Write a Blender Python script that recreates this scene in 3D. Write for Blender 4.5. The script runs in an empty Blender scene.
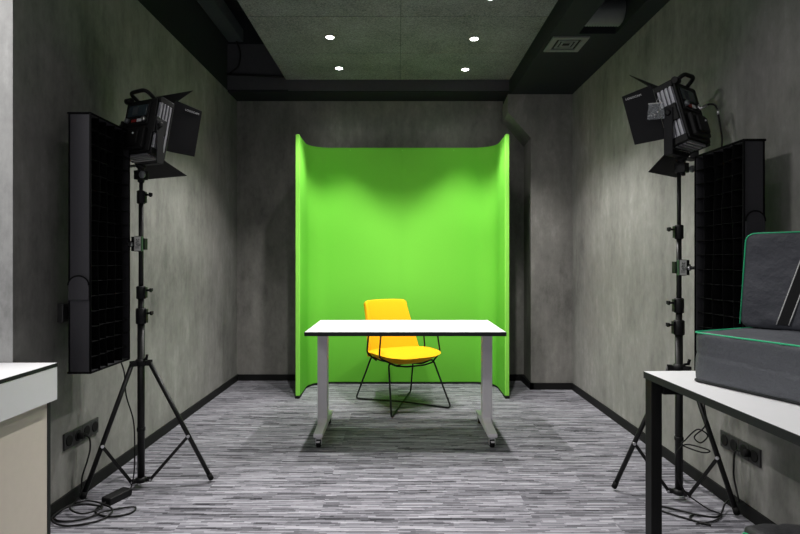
import bpy, bmesh, math, random
from mathutils import Vector, Matrix, Euler, noise
random.seed(7)
R = math.radians
SC = bpy.context.scene
COL = SC.collection

# ------------------------------------------------------------------ camera
H, F = 1.2, 533.0
cam_d = bpy.data.cameras.new('camera')
cam_d.sensor_width = 36.0
cam_d.lens = 36.0 * F / 800.0
cam_d.shift_x = 2 / 800.0
cam_d.shift_y = -5 / 800.0
cam_d.clip_start = 0.05
cam = bpy.data.objects.new('camera', cam_d)
cam.location = (0, 0, H)
cam.rotation_euler = (R(90), 0, 0)
COL.objects.link(cam)
SC.camera = cam

# ------------------------------------------------------------------ materials
def new_mat(name):
    m = bpy.data.materials.new(name)
    m.use_nodes = True
    nt = m.node_tree
    return m, nt, nt.nodes['Principled BSDF']

def setin(b, **kw):
    for k, v in kw.items():
        b.inputs[k.replace('_', ' ')].default_value = v

def coord(nt, scale=(1, 1, 1)):
    tc = nt.nodes.new('ShaderNodeTexCoord')
    mp = nt.nodes.new('ShaderNodeMapping')
    mp.inputs['Scale'].default_value = scale
    nt.links.new(tc.outputs['Object'], mp.inputs['Vector'])
    return mp.outputs['Vector']

def noise_node(nt, vec, scale, detail=4, rough=0.6):
    n = nt.nodes.new('ShaderNodeTexNoise')
    n.inputs['Scale'].default_value = scale
    n.inputs['Detail'].default_value = detail
    n.inputs['Roughness'].default_value = rough
    nt.links.new(vec, n.inputs['Vector'])
    return n.outputs['Fac']

def ramp(nt, fac, stops):
    r = nt.nodes.new('ShaderNodeValToRGB')
    el = r.color_ramp.elements
    while len(el) > 1:
        el.remove(el[-1])
    for i, (p, c) in enumerate(stops):
        e = el[0] if i == 0 else el.new(p)
        e.position = p
        e.color = (c[0], c[1], c[2], 1)
    nt.links.new(fac, r.inputs['Fac'])
    return r.outputs['Color']

def mixc(nt, a, b, fac=0.5, mode='MIX'):
    m = nt.nodes.new('ShaderNodeMix')
    m.data_type = 'RGBA'
    m.blend_type = mode
    if isinstance(fac, float):
        m.inputs['Factor'].default_value = fac
    else:
        nt.links.new(fac, m.inputs['Factor'])
    nt.links.new(a, m.inputs['A'])
    nt.links.new(b, m.inputs['B'])
    return m.outputs['Result']

def math_node(nt, op, a, b=None):
    m = nt.nodes.new('ShaderNodeMath')
    m.operation = op
    for i, v in enumerate((a, b)):
        if v is None:
            continue
        if isinstance(v, (int, float)):
            m.inputs[i].default_value = v
        else:
            nt.links.new(v, m.inputs[i])
    return m.outputs[0]

def bump(nt, bsdf, h, strength=0.2, dist=0.01):
    b = nt.nodes.new('ShaderNodeBump')
    b.inputs['Strength'].default_value = strength
    b.inputs['Distance'].default_value = dist
    nt.links.new(h, b.inputs['Height'])
    nt.links.new(b.outputs['Normal'], bsdf.inputs['Normal'])

def plain(name, col, rough=0.5, metal=0.0, var=0.06, spec=0.5, scale=30, bmp=0.0):
    """a plain coloured surface with a little procedural unevenness"""
    m, nt, b = new_mat(name)
    n = noise_node(nt, coord(nt), scale, 3)
    lo = [max(0, c * (1 - var)) for c in col]
    hi = [min(1, c * (1 + var)) for c in col]
    nt.links.new(ramp(nt, n, [(0.3, lo), (0.7, hi)]), b.inputs['Base Color'])
    setin(b, Roughness=rough, Metallic=metal, Specular_IOR_Level=spec)
    if bmp:
        bump(nt, b, n, bmp, 0.002)
    return m

def concrete(name, tint=(1, 1, 1), gain=1.0):
    m, nt, b = new_mat(name)
    big = noise_node(nt, coord(nt, (1, 1, 0.55)), 1.6, 6, 0.62)
    streak = noise_node(nt, coord(nt, (9, 9, 0.8)), 1.7, 5, 0.65)
    fine = noise_node(nt, coord(nt, (1, 1, 0.6)), 26, 5, 0.7)
    mid = noise_node(nt, coord(nt, (1, 1, 0.5)), 7, 6, 0.68)
    s = math_node(nt, 'ADD', math_node(nt, 'MULTIPLY', big, 0.45),
                  math_node(nt, 'ADD', math_node(nt, 'MULTIPLY', streak, 0.14),
                                math_node(nt, 'ADD', math_node(nt, 'MULTIPLY', mid, 0.24), math_node(nt, 'MULTIPLY', fine, 0.17))))
    def g(v):
        return tuple(v * gain * t for t in tint)
    c = ramp(nt, s, [(0.37, g(0.135)), (0.47, g(0.235)), (0.54, g(0.29)), (0.64, g(0.43))])
    nt.links.new(c, b.inputs['Base Color'])
    setin(b, Roughness=0.72, Specular_IOR_Level=0.3)
    bump(nt, b, s, 0.25, 0.01)
    return m

def carpet():
    m, nt, b = new_mat('striped carpet')
    tc = nt.nodes.new('ShaderNodeTexCoord')
    # planks: a random offset for each 1.0 x 0.25 m tile so that the streaks break at the joints
    br = nt.nodes.new('ShaderNodeTexBrick')
    br.offset = 0.37
    br.inputs['Scale'].default_value = 1.0
    br.inputs['Brick Width'].default_value = 1.0
    br.inputs['Row Height'].default_value = 0.25
    br.inputs['Mortar Size'].default_value = 0.0
    br.inputs['Color1'].default_value = (0, 0, 0, 1)
    br.inputs['Color2'].default_value = (1, 1, 1, 1)
    nt.links.new(tc.outputs['Object'], br.inputs['Vector'])
    off = nt.nodes.new('ShaderNodeVectorMath')
    off.operation = 'MULTIPLY_ADD'
    nt.links.new(br.outputs['Color'], off.inputs[0])
    off.inputs[1].default_value = (3.1, 0.0, 7.7)
    nt.links.new(tc.outputs['Object'], off.inputs[2])
    def streak(sc, scale, det):
        mp = nt.nodes.new('ShaderNodeMapping')
        mp.inputs['Scale'].default_value = sc
        nt.links.new(off.outputs[0], mp.inputs['Vector'])
        return noise_node(nt, mp.outputs['Vector'], scale, det, 0.55)
    # woven yarn: rows of short flat strokes, each of a random grey, the rows shifted against each other
    sep = nt.nodes.new('ShaderNodeSeparateXYZ')
    nt.links.new(off.outputs[0], sep.inputs[0])
    def yarn(width, height, seed):
        wn = nt.nodes.new('ShaderNodeTexWhiteNoise')
        wn.noise_dimensions = '1D'
        row = math_node(nt, 'FLOOR', math_node(nt, 'DIVIDE', sep.outputs['Y'], height))
        nt.links.new(math_node(nt, 'ADD', row, seed), wn.inputs['W'])
        x = math_node(nt, 'ADD', math_node(nt, 'DIVIDE', sep.outputs['X'], width), math_node(nt, 'MULTIPLY', wn.outputs['Value'], 9.0))
        wc = nt.nodes.new('ShaderNodeTexWhiteNoise')
        wc.noise_dimensions = '2D'
        cb = nt.nodes.new('ShaderNodeCombineXYZ')
        nt.links.new(math_node(nt, 'FLOOR', x), cb.inputs['X'])
        nt.links.new(math_node(nt, 'ADD', row, seed), cb.inputs['Y'])
        nt.links.new(cb.outputs[0], wc.inputs['Vector'])
        return wc.outputs['Value']
    a = yarn(0.40, 0.021, 3.5)
    c = yarn(0.20, 0.0090, 71.5)
    e = yarn(0.070, 0.0090, 171.5)
    d = streak((260, 260, 1), 1.0, 2)
    s = math_node(nt, 'ADD', math_node(nt, 'ADD', math_node(nt, 'MULTIPLY', a, 0.26), math_node(nt, 'MULTIPLY', e, 0.20)),
                  math_node(nt, 'ADD', math_node(nt, 'MULTIPLY', c, 0.40), math_node(nt, 'MULTIPLY', d, 0.14)))
    tone = math_node(nt, 'ADD', s, math_node(nt, 'MULTIPLY', math_node(nt, 'SUBTRACT', br.outputs['Color'], 0.5), 0.05))
    col = ramp(nt, tone, [(0.16, (0.026, 0.026, 0.030)), (0.37, (0.120, 0.118, 0.133)),
                          (0.56, (0.220, 0.216, 0.242)), (0.84, (0.38, 0.375, 0.41))])
    nt.links.new(col, b.inputs['Base Color'])
    setin(b, Roughness=0.95, Specular_IOR_Level=0.1)
    bump(nt, b, s, 0.5, 0.006)
    return m

def felt():
    m, nt, b = new_mat('grey acoustic felt')
    f = noise_node(nt, coord(nt, (1, 2.2, 1)), 90, 3, 0.7)
    g = noise_node(nt, coord(nt), 3, 3)
    s = math_node(nt, 'ADD', math_node(nt, 'MULTIPLY', f, 0.8), math_node(nt, 'MULTIPLY', g, 0.2))
    nt.links.new(ramp(nt, s, [(0.36, (0.070, 0.073, 0.077)), (0.64, (0.29, 0.295, 0.31))]), b.inputs['Base Color'])
    setin(b, Roughness=0.95, Specular_IOR_Level=0.1)
    bump(nt, b, f, 0.5, 0.004)
    return m

def cloth(name, col, rough=0.85, sc=420, var=0.25, spec=0.2, wrinkle=0.0, sheen=0.0):
    m, nt, b = new_mat(name)
    f = noise_node(nt, coord(nt), sc, 2)
    nt.links.new(ramp(nt, f, [(0.3, [c * (1 - var) for c in col]), (0.7, [min(1, c * (1 + var)) for c in col])]), b.inputs['Base Color'])
    setin(b, Roughness=rough, Specular_IOR_Level=spec)
    if sheen:
        setin(b, Sheen_Weight=sheen)
    if wrinkle:
        w = noise_node(nt, coord(nt, (1, 1, 1)), 9, 4, 0.55)
        bump(nt, b, w, wrinkle, 0.03)
    else:
        bump(nt, b, f, 0.15, 0.001)
    return m

def emit(name, col, strength):
    m, nt, b = new_mat(name)
    setin(b, Base_Color=(0.8, 0.8, 0.8, 1), Emission_Color=(*col, 1), Emission_Strength=strength)
    return m

def clear_plastic():
    m, nt, b = new_mat('clear crinkled plastic')
    n = noise_node(nt, coord(nt), 60, 4)
    bump(nt, b, n, 0.9, 0.01)
    setin(b, Base_Color=(0.75, 0.8, 0.85, 1), Roughness=0.15, Alpha=0.16, Specular_IOR_Level=0.9)
    return m

M = dict(
    wall=concrete('smooth concrete plaster', (1.0, 0.985, 0.925), 0.86),
    wallb=concrete('warm concrete plaster', (1.0, 0.965, 0.90), 0.80),
    wallf=concrete('pale concrete plaster', (1.0, 1.0, 0.99), 1.25),
    carpet=carpet(), felt=felt(),
    black=plain('black painted plaster', (0.017, 0.020, 0.022), 0.8, spec=0.2),
    beam=plain('charcoal painted beam', (0.062, 0.062, 0.068), 0.75, spec=0.2),
    slate=plain('dark slate painted duct', (0.055, 0.064, 0.070), 0.7, spec=0.25),
    base=plain('black baseboard', (0.008, 0.008, 0.008), 0.6, spec=0.2),
    green=cloth('chroma green cloth', (0.18, 0.60, 0.055), 0.9, 700, 0.05, 0.15),
    lime=cloth('lime green edge binding', (0.27, 0.74, 0.09), 0.8, 700, 0.05, 0.2),
    yellow=cloth('yellow wool upholstery', (0.86, 0.42, 0.004), 0.85, 500, 0.07, 0.2),
    white=plain('white laminate', (0.74, 0.74, 0.76), 0.38, var=0.01),
    cream=plain('cream laminate', (0.60, 0.54, 0.47), 0.5, var=0.02),
    edge=plain('dark grey edge band', (0.016, 0.018, 0.018), 0.6, spec=0.25),
    silver=plain('grey lacquered metal', (0.62, 0.60, 0.63), 0.45, 0.0, var=0.02),
    chrome=plain('brushed chrome', (0.65, 0.65, 0.66), 0.28, 1.0, var=0.03),
    fin=plain('silver anodised aluminium', (0.33, 0.33, 0.36), 0.5, 0.6, var=0.03),
    rod=plain('black powder coated steel', (0.006, 0.006, 0.006), 0.5, spec=0.25),
    stand=plain('black anodised tube', (0.007, 0.007, 0.007), 0.42, spec=0.3),
    housing=plain('black lamp housing', (0.007, 0.007, 0.0075), 0.55, spec=0.25),
    leaf=plain('matt black sheet metal', (0.009, 0.009, 0.011), 0.65, spec=0.25),
    soft=cloth('charcoal softbox nylon', (0.030, 0.029, 0.034), 0.75, 500, 0.2, 0.25),
    grid=cloth('black softbox grid fabric', (0.0035, 0.0035, 0.004), 0.9, 500, 0.2, 0.08),
    rubber=plain('black rubber', (0.007, 0.007, 0.007), 0.8, spec=0.2),
    cable=plain('black cable sheath', (0.008, 0.008, 0.008), 0.6, spec=0.25),
    bag=cloth('slate grey bag nylon', (0.072, 0.076, 0.088), 0.55, 600, 0.25, 0.45, 0.55),
    bagdark=cloth('black bag nylon', (0.018, 0.018, 0.021), 0.6, 600, 0.25, 0.4, 0.5),
    bagmid=cloth('dark slate bag nylon', (0.042, 0.044, 0.055), 0.6, 600, 0.25, 0.4, 0.55),
    darkgreen=plain('dark green plastic', (0.012, 0.05, 0.022), 0.6),
    piping=plain('bright green piping', (0.02, 0.42, 0.19), 0.4, var=0.05),
    strap=cloth('black webbing', (0.010, 0.010, 0.011), 0.85, 300, 0.3),
    stitch=plain('pale webbing edge', (0.50, 0.50, 0.50), 0.7),
    tag=plain('white printed label', (0.62, 0.62, 0.60), 0.5, var=0.02),
    ink=plain('black label ink', (0.01, 0.01, 0.01), 0.6),
    letter=plain('white printed lettering', (0.85, 0.85, 0.87), 0.5, var=0.02),
    screen=plain('dark glass display', (0.03, 0.045, 0.055), 0.12),
    dial=plain('grey control dial', (0.16, 0.17, 0.18), 0.35),
    red=plain('red button', (0.30, 0.02, 0.02), 0.4),
    plate=plain('charcoal socket plate', (0.026, 0.026, 0.026), 0.4),
    grille=plain('grey vent metal', (0.15, 0.165, 0.16), 0.55),
    void=plain('black vent cavity', (0.004, 0.004, 0.004), 0.9),
    lens=emit('lit downlight lens', (1.0, 0.98, 0.96), 14.0),
    pouch=clear_plastic(),
)

# ------------------------------------------------------------------ mesh helpers
class MB:
    def __init__(s):
        s.bm = bmesh.new()
    def box(s, c, size, rot=None):
        m = Matrix.Translation(Vector(c))
        if rot is not None:
            m = m @ (rot.to_matrix().to_4x4() if isinstance(rot, Euler) else rot.to_4x4())
        m = m @ Matrix.Diagonal((size[0], size[1], size[2], 1))
        bmesh.ops.create_cube(s.bm, size=1.0, matrix=m)
        return s
    def lim(s, a, b):
        return s.box([(x + y) / 2 for x, y in zip(a, b)], [abs(y - x) for x, y in zip(a, b)])
    def prism(s, pts, ext):
        """closed polygon pts (3-D) extruded by vector ext"""
        ext = Vector(ext)
        lo = [s.bm.verts.new(p) for p in pts]
        hi = [s.bm.verts.new(Vector(p) + ext) for p in pts]
        n = len(pts)
        s.bm.faces.new(lo[::-1]); s.bm.faces.new(hi)
        for i in range(n):
            s.bm.faces.new((lo[i], lo[(i + 1) % n], hi[(i + 1) % n], hi[i]))
        return s
    def tube(s, pts, r, seg=10, closed=False, cap=True):
        pts = [Vector(p) for p in pts]
        n = len(pts)
        rad = r if isinstance(r, (list, tuple)) else [r] * n
        tang = []
        for i in range(n):
            if closed:
                t = pts[(i + 1) % n] - pts[i - 1]
            else:
                t = pts[min(i + 1, n - 1)] - pts[max(i - 1, 0)]
            tang.append(t.normalized() if t.length > 1e-9 else Vector((0, 0, 1)))
        up = Vector((0, 0, 1)) if abs(tang[0].z) < 0.9 else Vector((1, 0, 0))
        nrm = (up - tang[0] * up.dot(tang[0])).normalized()
        rings = []
        for i in range(n):
            t = tang[i]
            nrm = nrm - t * nrm.dot(t)
            if nrm.length < 1e-6:
                nrm = t.orthogonal()
            nrm.normalize()
            bi = t.cross(nrm)
            rings.append([s.bm.verts.new(pts[i] + (nrm * math.cos(2 * math.pi * k / seg) + bi * math.sin(2 * math.pi * k / seg)) * rad[i]) for k in range(seg)])
        for i in range(n if closed else n - 1):
            a, b = rings[i], rings[(i + 1) % n]
            for k in range(seg):
                f = s.bm.faces.new((a[k], a[(k + 1) % seg], b[(k + 1) % seg], b[k]))
                f.smooth = True
        if cap and not closed:
            s.bm.faces.new(rings[0][::-1]); s.bm.faces.new(rings[-1])
        return s
    def cyl(s, p0, p1, r, seg=20, r2=None):
        return s.tube([p0, p1], [r, r if r2 is None else r2], seg)
    def lathe(s, prof, c=(0, 0, 0), seg=32, axis='Z'):
        c = Vector(c)
        rings = []
        for r, z in prof:
            ring = []
            for k in range(seg):
                a = 2 * math.pi * k / seg
                v = (r * math.cos(a), r * math.sin(a), z)
                if axis == 'X': v = (v[2], v[0], v[1])
                if axis == 'Y': v = (v[0], v[2], v[1])
                ring.append(s.bm.verts.new(c + Vector(v)))
            rings.append(ring)
        for a, b in zip(rings, rings[1:]):
            for k in range(seg):
                f = s.bm.faces.new((a[k], a[(k + 1) % seg], b[(k + 1) % seg], b[k]))
                f.smooth = True
        s.bm.faces.new(rings[0][::-1]); s.bm.faces.new(rings[-1])
        return s
    def grid(s, fn, nu, nv, smooth=True, close_u=False):
        vs = [[s.bm.verts.new(fn(i / (nu if close_u else nu - 1), j / (nv - 1))) for j in range(nv)] for i in range(nu)]
        for i in range(nu if close_u else nu - 1):
            for j in range(nv - 1):
                a, b = vs[i], vs[(i + 1) % nu]
                f = s.bm.faces.new((a[j], b[j], b[j + 1], a[j + 1]))
                f.smooth = smooth
        return vs
    def xf(s, mat):
        s.bm.transform(mat)
        return s
    def build(s, name, mat, parent=None, world=False, bevel=0.0, seg=2, solid=0.0, off=-1.0, sub=0, weld=False):
        bm = s.bm
        if weld:
            bmesh.ops.remove_doubles(bm, verts=bm.verts, dist=1e-5)
        bmesh.ops.recalc_face_normals(bm, faces=bm.faces)
        if parent is not None and world:
            p = parent
            mw = Matrix.Identity(4)
            while p is not None:
                mw = Matrix.LocRotScale(p.location, p.rotation_euler, None) @ mw
                p = p.parent
            bm.transform(mw.inverted())
        me = bpy.data.meshes.new(name)
        bm.to_mesh(me); bm.free()
        me.materials.append(mat)
        o = bpy.data.objects.new(name, me)
        COL.objects.link(o)
        if parent is not None:
            o.parent = parent
        if solid:
            md = o.modifiers.new('Solidify', 'SOLIDIFY'); md.thickness = solid; md.offset = off
        if bevel:
            md = o.modifiers.new('Bevel', 'BEVEL'); md.width = bevel; md.segments = seg
            md.limit_method = 'ANGLE'; md.angle_limit = R(40)
        if sub:
            md = o.modifiers.new('Subdivision', 'SUBSURF'); md.levels = sub; md.render_levels = sub
        return o

def tag(o, label, cat, group=None):
    o['label'] = label; o['category'] = cat
    if group: o['group'] = group
    return o

def thing(name, label, cat, loc=(0, 0, 0), rz=0.0, group=None):
    o = bpy.data.objects.new(name, None)
    o.empty_display_size = 0.1
    COL.objects.link(o)
    o.location = loc; o.rotation_euler = (0, 0, rz)
    return tag(o, label, cat, group)

def struct(name, mb, mat, **k):
    o = mb.build(name, mat, **k)
    o['kind'] = 'structure'
    return o

def fillet(pts, r, n=6, closed=False):
    pts = [Vector(p) for p in pts]
    out = []
    N = len(pts)
    for i, p in enumerate(pts):
        if not closed and i in (0, N - 1):
            out.append(p); continue
        a, b = pts[i - 1], pts[(i + 1) % N]
        da, db = (a - p), (b - p)
        rr = min(r, da.length * 0.49, db.length * 0.49)
        A, B = p + da.normalized() * rr, p + db.normalized() * rr
        for k in range(n + 1):
            t = k / n
            out.append(A * (1 - t) ** 2 + p * 2 * t * (1 - t) + B * t * t)
    return out

def spline(pts, n=8, closed=False):
    P = [Vector(p) for p in pts]
    out = []
    N = len(P)
    rng = range(N) if closed else range(N - 1)
    for i in rng:
        if closed:
            p0, p1, p2, p3 = P[i - 1], P[i], P[(i + 1) % N], P[(i + 2) % N]
        else:
            p0, p1, p2, p3 = P[max(i - 1, 0)], P[i], P[i + 1], P[min(i + 2, N - 1)]
        for k in range(n):
            t = k / n
            out.append(0.5 * ((2 * p1) + (p2 - p0) * t + (2 * p0 - 5 * p1 + 4 * p2 - p3) * t * t + (3 * p1 - p0 - 3 * p2 + p3) * t ** 3))
    if not closed:
        out.append(P[-1])
    return out

def text_mesh(txt, size, mat, name, parent, matrix):
    cu = bpy.data.curves.new('lettering', 'FONT')
    cu.body = txt; cu.size = size; cu.align_x = 'CENTER'; cu.align_y = 'CENTER'; cu.extrude = 0.0004
    tmp = bpy.data.objects.new('tmp', cu)
    COL.objects.link(tmp)
    me = bpy.data.meshes.new_from_object(tmp.evaluated_get(bpy.context.evaluated_depsgraph_get()))
    bpy.data.objects.remove(tmp); bpy.data.curves.remove(cu)
    me.transform(matrix)
    me.name = name
    me.materials.clear(); me.materials.append(mat)
    o = bpy.data.objects.new(name, me)
    COL.objects.link(o)
    o.parent = parent
    return o

# ------------------------------------------------------------------ the room
XL, XR, YB, YJ = -1.631, 1.643, 5.40, 5.02
ZW = 2.84          # top of the left concrete wall
ZB = 2.78          # underside of the right bulkhead
ZC = 2.94          # acoustic ceiling
YF = 2.26          # wall return on the left

struct('floor', MB().lim((-4, -2.5, -0.05), (4, 5.6, 0.0)), M['carpet'])
struct('wall_left', MB().lim((XL - 0.12, YF, 0), (XL, YB + 0.12, ZW)), M['wall'])
struct('wall_front', MB().lim((-4, YF, 0), (XL - 0.12, YF + 0.12, 3.6)).lim((XL - 0.12, YF, ZW), (XL, YF + 0.12, 3.6)), M['wallf'])
# the end of the left wall is finished in the same pale plaster as the return
struct('trim_1', MB().lim((XL - 0.12, YF - 0.004, 0), (XL, YF, ZW)), M['wallf'])
struct('wall_right', MB().lim((XR, -2.5, 0), (XR + 0.12, YB + 0.12, ZB)), M['wall'])
struct('wall_back', MB().lim((XL, YB, 0), (XR, YB + 0.12, 2.84)), M['wallb'])
jog = [(1.253, YJ, 0), (XR, YJ, 0), (XR, YJ, ZB), (1.036, YJ, ZB), (1.036, YJ, 2.61), (1.253, YJ, 2.368)]
struct('wall_back_right', MB().prism(jog, (0.022, YB - YJ, 0)), M['wallb'])
struct('wall_left_upper', MB().lim((XL - 0.12, YF + 0.12, ZW), (XL, YB, 3.6)), M['black'])
struct('ceiling_upper', MB().lim((-4, -2.5, 3.6), (XR + 0.1, YB + 0.1, 3.7)), M['black'])
# acoustic ceiling: one surface of butted felt panels
fe = MB()
px0, px1, pm = -1.07, 1.14, 0.02
ys = [5.10, 4.44, 3.78, 3.12, 2.46, 1.80, 1.14, 0.48, -0.18]
for i in range(len(ys) - 1):
    for a, b in ((px0, pm), (pm, px1)):
        fe.lim((a + 0.0015, ys[i + 1] + 0.003, ZC), (b - 0.0015, ys[i] - 0.003, ZC + 0.035))
struct('ceiling', fe, M['felt'])
struct('trim_2', MB().lim((px0 + 0.01, -0.17, ZC + 0.036), (px1, 5.09, ZC + 0.09)), M['void'])
struct('trim_3', MB().lim((XL, 5.10, 2.83), (1.064, YB, 3.6)), M['black'])
struct('trim_5', MB().lim((px0 + 0.02, 5.088, 2.838), (1.062, 5.0995, 2.945)).lim((XL + 0.002, 5.088, 2.85), (px0 + 0.019, 5.0995, 3.28)), M['beam'])
# right bulkhead around a service opening
hx0, hx1, hy0, hy1 = 1.25, 1.505, 3.12, 3.69
bh = MB()
bh.lim((1.064, -2.5, ZB), (hx0, YB, 3.1)).lim((hx1, -2.5, ZB), (XR + 0.12, YB, 3.1))
bh.lim((hx0, hy1, ZB), (hx1, YB, 3.1)).lim((hx0, -2.5, ZB), (hx1, hy0, 3.1)).lim((hx0, hy0, 3.05), (hx1, hy1, 3.1))
struct('trim_4', bh, M['black'])
bb = 0.062
struct('baseboard_left', MB().lim((XL, YF, 0), (XL + 0.012, YB, bb)), M['base'])
struct('baseboard_right', MB().lim((XR - 0.012, -2.5, 0), (XR, YJ, bb)), M['base'])
struct('baseboard_back', MB().lim((XL, YB - 0.012, 0), (1.253, YB, bb)).lim((1.241, YJ - 0.012, 0), (1.275, YB, bb)).lim((1.241, YJ - 0.012, 0), (XR, YJ, bb)), M['base'])

# dark service duct that runs along the top of the left wall, and its cable
t = thing('ceiling_duct', 'long dark metal duct running along the ceiling above the left concrete wall', 'duct', (-1.545, 3.6, 3.3))
MB().lim((-1.62, 1.2, 3.30), (-1.475, 5.095, 3.42)).build('duct_body', M['slate'], t, True, 0.006)
for y in (2.2, 3.2, 4.2):
    MB().lim((-1.622, y, 3.296), (-1.472, y + 0.03, 3.424)).lim((-1.56, y, 3.42), (-1.54, y + 0.03, 3.6)).build('duct_bracket', M['slate'], t, True)
tag(MB().tube(spline([(-1.56, 5.078, 3.35), (-1.50, 5.065, 3.20), (-1.515, 5.065, 3.07), (-1.57, 5.072, 3.02), (-1.60, 5.078, 3.00)], 8), 0.008, 8).build('dangling_cable', M['cable']),
    'short black cable drooping against the dark beam in the left ceiling corner', 'cable')
tag(MB().tube([(-1.629, 5.079, 2.99), (-1.3, 5.079, 2.975), (-1.075, 5.079, 2.965)], 0.010, 8).build('conduit', M['cable']),
    'thin black conduit running level across the dark beam at top left', 'pipe')
# ribbed duct in the bulkhead opening
fd = MB()
prof = []
n = 14
for i in range(n * 2 + 1):
    prof.append((0.080 + (0.012 if i % 2 else 0), hx0 + 0.002 + (hx1 - hx0 - 0.004) * i / (n * 2)))
fd.lathe(prof, (0, 3.59, 2.885), 28, 'X')
tag(fd.build('flexible_duct', M['grille']), 'ribbed grey flexible air duct inside the dark opening above the right wall', 'duct')
# square air diffuser
t = thing('air_vent', 'square grey metal ceiling vent with stepped louvres beside the felt ceiling', 'vent', (1.215, 3.855, ZB))
def ringmb(cx, cy, a, b, z0, z1, ay=None, by=None):
    m = MB()
    ay = ay or a; by = by or b
    m.lim((cx - a, cy - ay, z0), (cx + a, cy - by, z1)).lim((cx - a, cy + by, z0), (cx + a, cy + ay, z1))
    m.lim((cx - a, cy - by, z0), (cx - b, cy + by, z1)).lim((cx + b, cy - by, z0), (cx + a, cy + by, z1))
    return m
ringmb(0, 0, 0.128, 0.088, -0.012, 0).build('vent_frame', M['grille'], t, bevel=0.002)
MB().lim((-0.088, -0.088, -0.003), (0.088, 0.088, -0.0005)).build('vent_cavity', M['void'], t)
ringmb(0, 0, 0.068, 0.054, -0.010, -0.003).build('louvre', M['grille'], t)
ringmb(0, 0, 0.040, 0.028, -0.010, -0.003).build('louvre', M['grille'], t)

# ------------------------------------------------------------------ downlights
def downlight(x, y, label, beam=None):
    t = thing('downlight', label, 'ceiling light', (x, y, ZC), 0, 'recessed ceiling downlights')
    MB().lathe([(0.031, -0.004), (0.044, -0.005), (0.046, -0.002), (0.046, 0.0), (0.031, 0.0)], seg=32).build('trim_ring', M['grille'], t)
    MB().lathe([(0.0005, -0.0045), (0.031, -0.0045), (0.031, -0.001), (0.0005, -0.001)], seg=32).build('lens', M['lens'], t)
    for nm, size, blend, w in (('downlight_beam', *(beam or SPOT)), ('downlight_spill', SPILL[0], SPILL[1], SPILL[2])):
        l = bpy.data.lights.new(nm, 'SPOT')
        l.spot_size = R(size); l.spot_blend = blend; l.energy = w; l.shadow_soft_size = 0.03
        l.color = (1.0, 0.975, 0.95)
        o = bpy.data.objects.new(nm, l)
        COL.objects.link(o)
        o.location = (0, 0, -0.04)
        o.parent = t
SPOT = (104, 0.45, 108)
NARROW = (60, 0.5, 50)
NEAR = (62, 0.3, 85)
SPILL = (140, 0.7, 5)
downlight(-0.529, 4.78, 'round lit ceiling downlight above the screen, rear left of the visible spots', NARROW)
downlight(0.607, 4.81, 'round lit ceiling downlight above the screen, rear right of the visible spots', NARROW)
downlight(-0.526, 4.12, 'round lit ceiling downlight, second from the back wall on the left')
downlight(0.593, 4.15, 'round lit ceiling downlight, second from the back wall on the right')
downlight(-0.526, 3.47, 'round lit ceiling downlight just beyond the top picture edge on the left')
downlight(0.611, 3.50, 'round lit ceiling downlight at the top picture edge, right row')

downlight(-0.526, 1.58, 'round lit ceiling downlight nearest the camera on the left', NEAR)
downlight(0.611, 1.60, 'round lit ceiling downlight nearest the camera on the right', NEAR)

# ------------------------------------------------------------------ green screen
t = thing('green_screen', 'tall bright green fabric backdrop screen with curved side wings, behind the yellow chair', 'screen', (0.04, 5.33, 0))
def arc(cx, cy, r, a0, a1, n=10):
    return [(cx + r * math.cos(R(a0 + (a1 - a0) * i / n)), cy + r * math.sin(R(a0 + (a1 - a0) * i / n))) for i in range(n + 1)]
sxl, sxr, syb, syf, rr = -0.866, 0.943, 5.245, 4.695, 0.20
path = [(sxl, syf + (syb - rr - syf) * i / 6) for i in range(6)] + arc(sxl + rr, syb - rr, rr, 180, 90) \
     + [(sxl + rr + (sxr - sxl - 2 * rr) * i / 12, syb) for i in range(1, 12)] + arc(sxr - rr, syb - rr, rr, 90, 0) \
     + [(sxr, syb - rr + (syf - syb + rr) * i / 6) for i in range(1, 7)]
def offset(path, d):
    out = []
    for i, p in enumerate(path):
        a = Vector(path[max(i - 1, 0)]); b = Vector(path[min(i + 1, len(path) - 1)])
        tt = (b - a).normalized()
        nn = Vector((-tt.y, tt.x))
        out.append((p[0] + nn.x * d, p[1] + nn.y * d))
    return out
outer = offset(path, 0.034)
z0, z1 = 0.018, 2.318
def slab(inner, outer, z0, z1):
    m = MB()
    n = len(inner)
    V = [[m.bm.verts.new((*p, z)) for p in q] for q, z in ((inner, z0), (inner, z1), (outer, z0), (outer, z1))]
    for i in range(n - 1):
        for a, b in ((0, 1), (1, 3), (3, 2), (2, 0)):
            f = m.bm.faces.new((V[a][i], V[a][i + 1], V[b][i + 1], V[b][i])); f.smooth = True
    for i in (0, n - 1):
        m.bm.faces.new((V[0][i], V[1][i], V[3][i], V[2][i]))
    return m
slab(path, outer, z0, z1).build('fabric_panel', M['green'], t, True, 0.006)
mid = offset(path, 0.017)
for k in (0, -1):
    x, y = mid[k]
    b = MB().lim((x - 0.019, y - 0.010, 0.022), (x + 0.019, y + 0.003, z1 + 0.004))
    b.build('edge_binding', M['lime'], t, True, 0.005)
MB().tube([(*p, z1 + 0.002) for p in mid], 0.008, 8).build('top_binding', M['green'], t, True)
MB().lim((0.0385, syb - 0.0025, 0.03), (0.0415, syb + 0.001, z1 - 0.01)).build('centre_seam', M['green'], t, True)
slab(offset(path, 0.004), offset(path, 0.030), 0.0, 0.0175).build('base_rail', M['rubber'], t, True)
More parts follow.
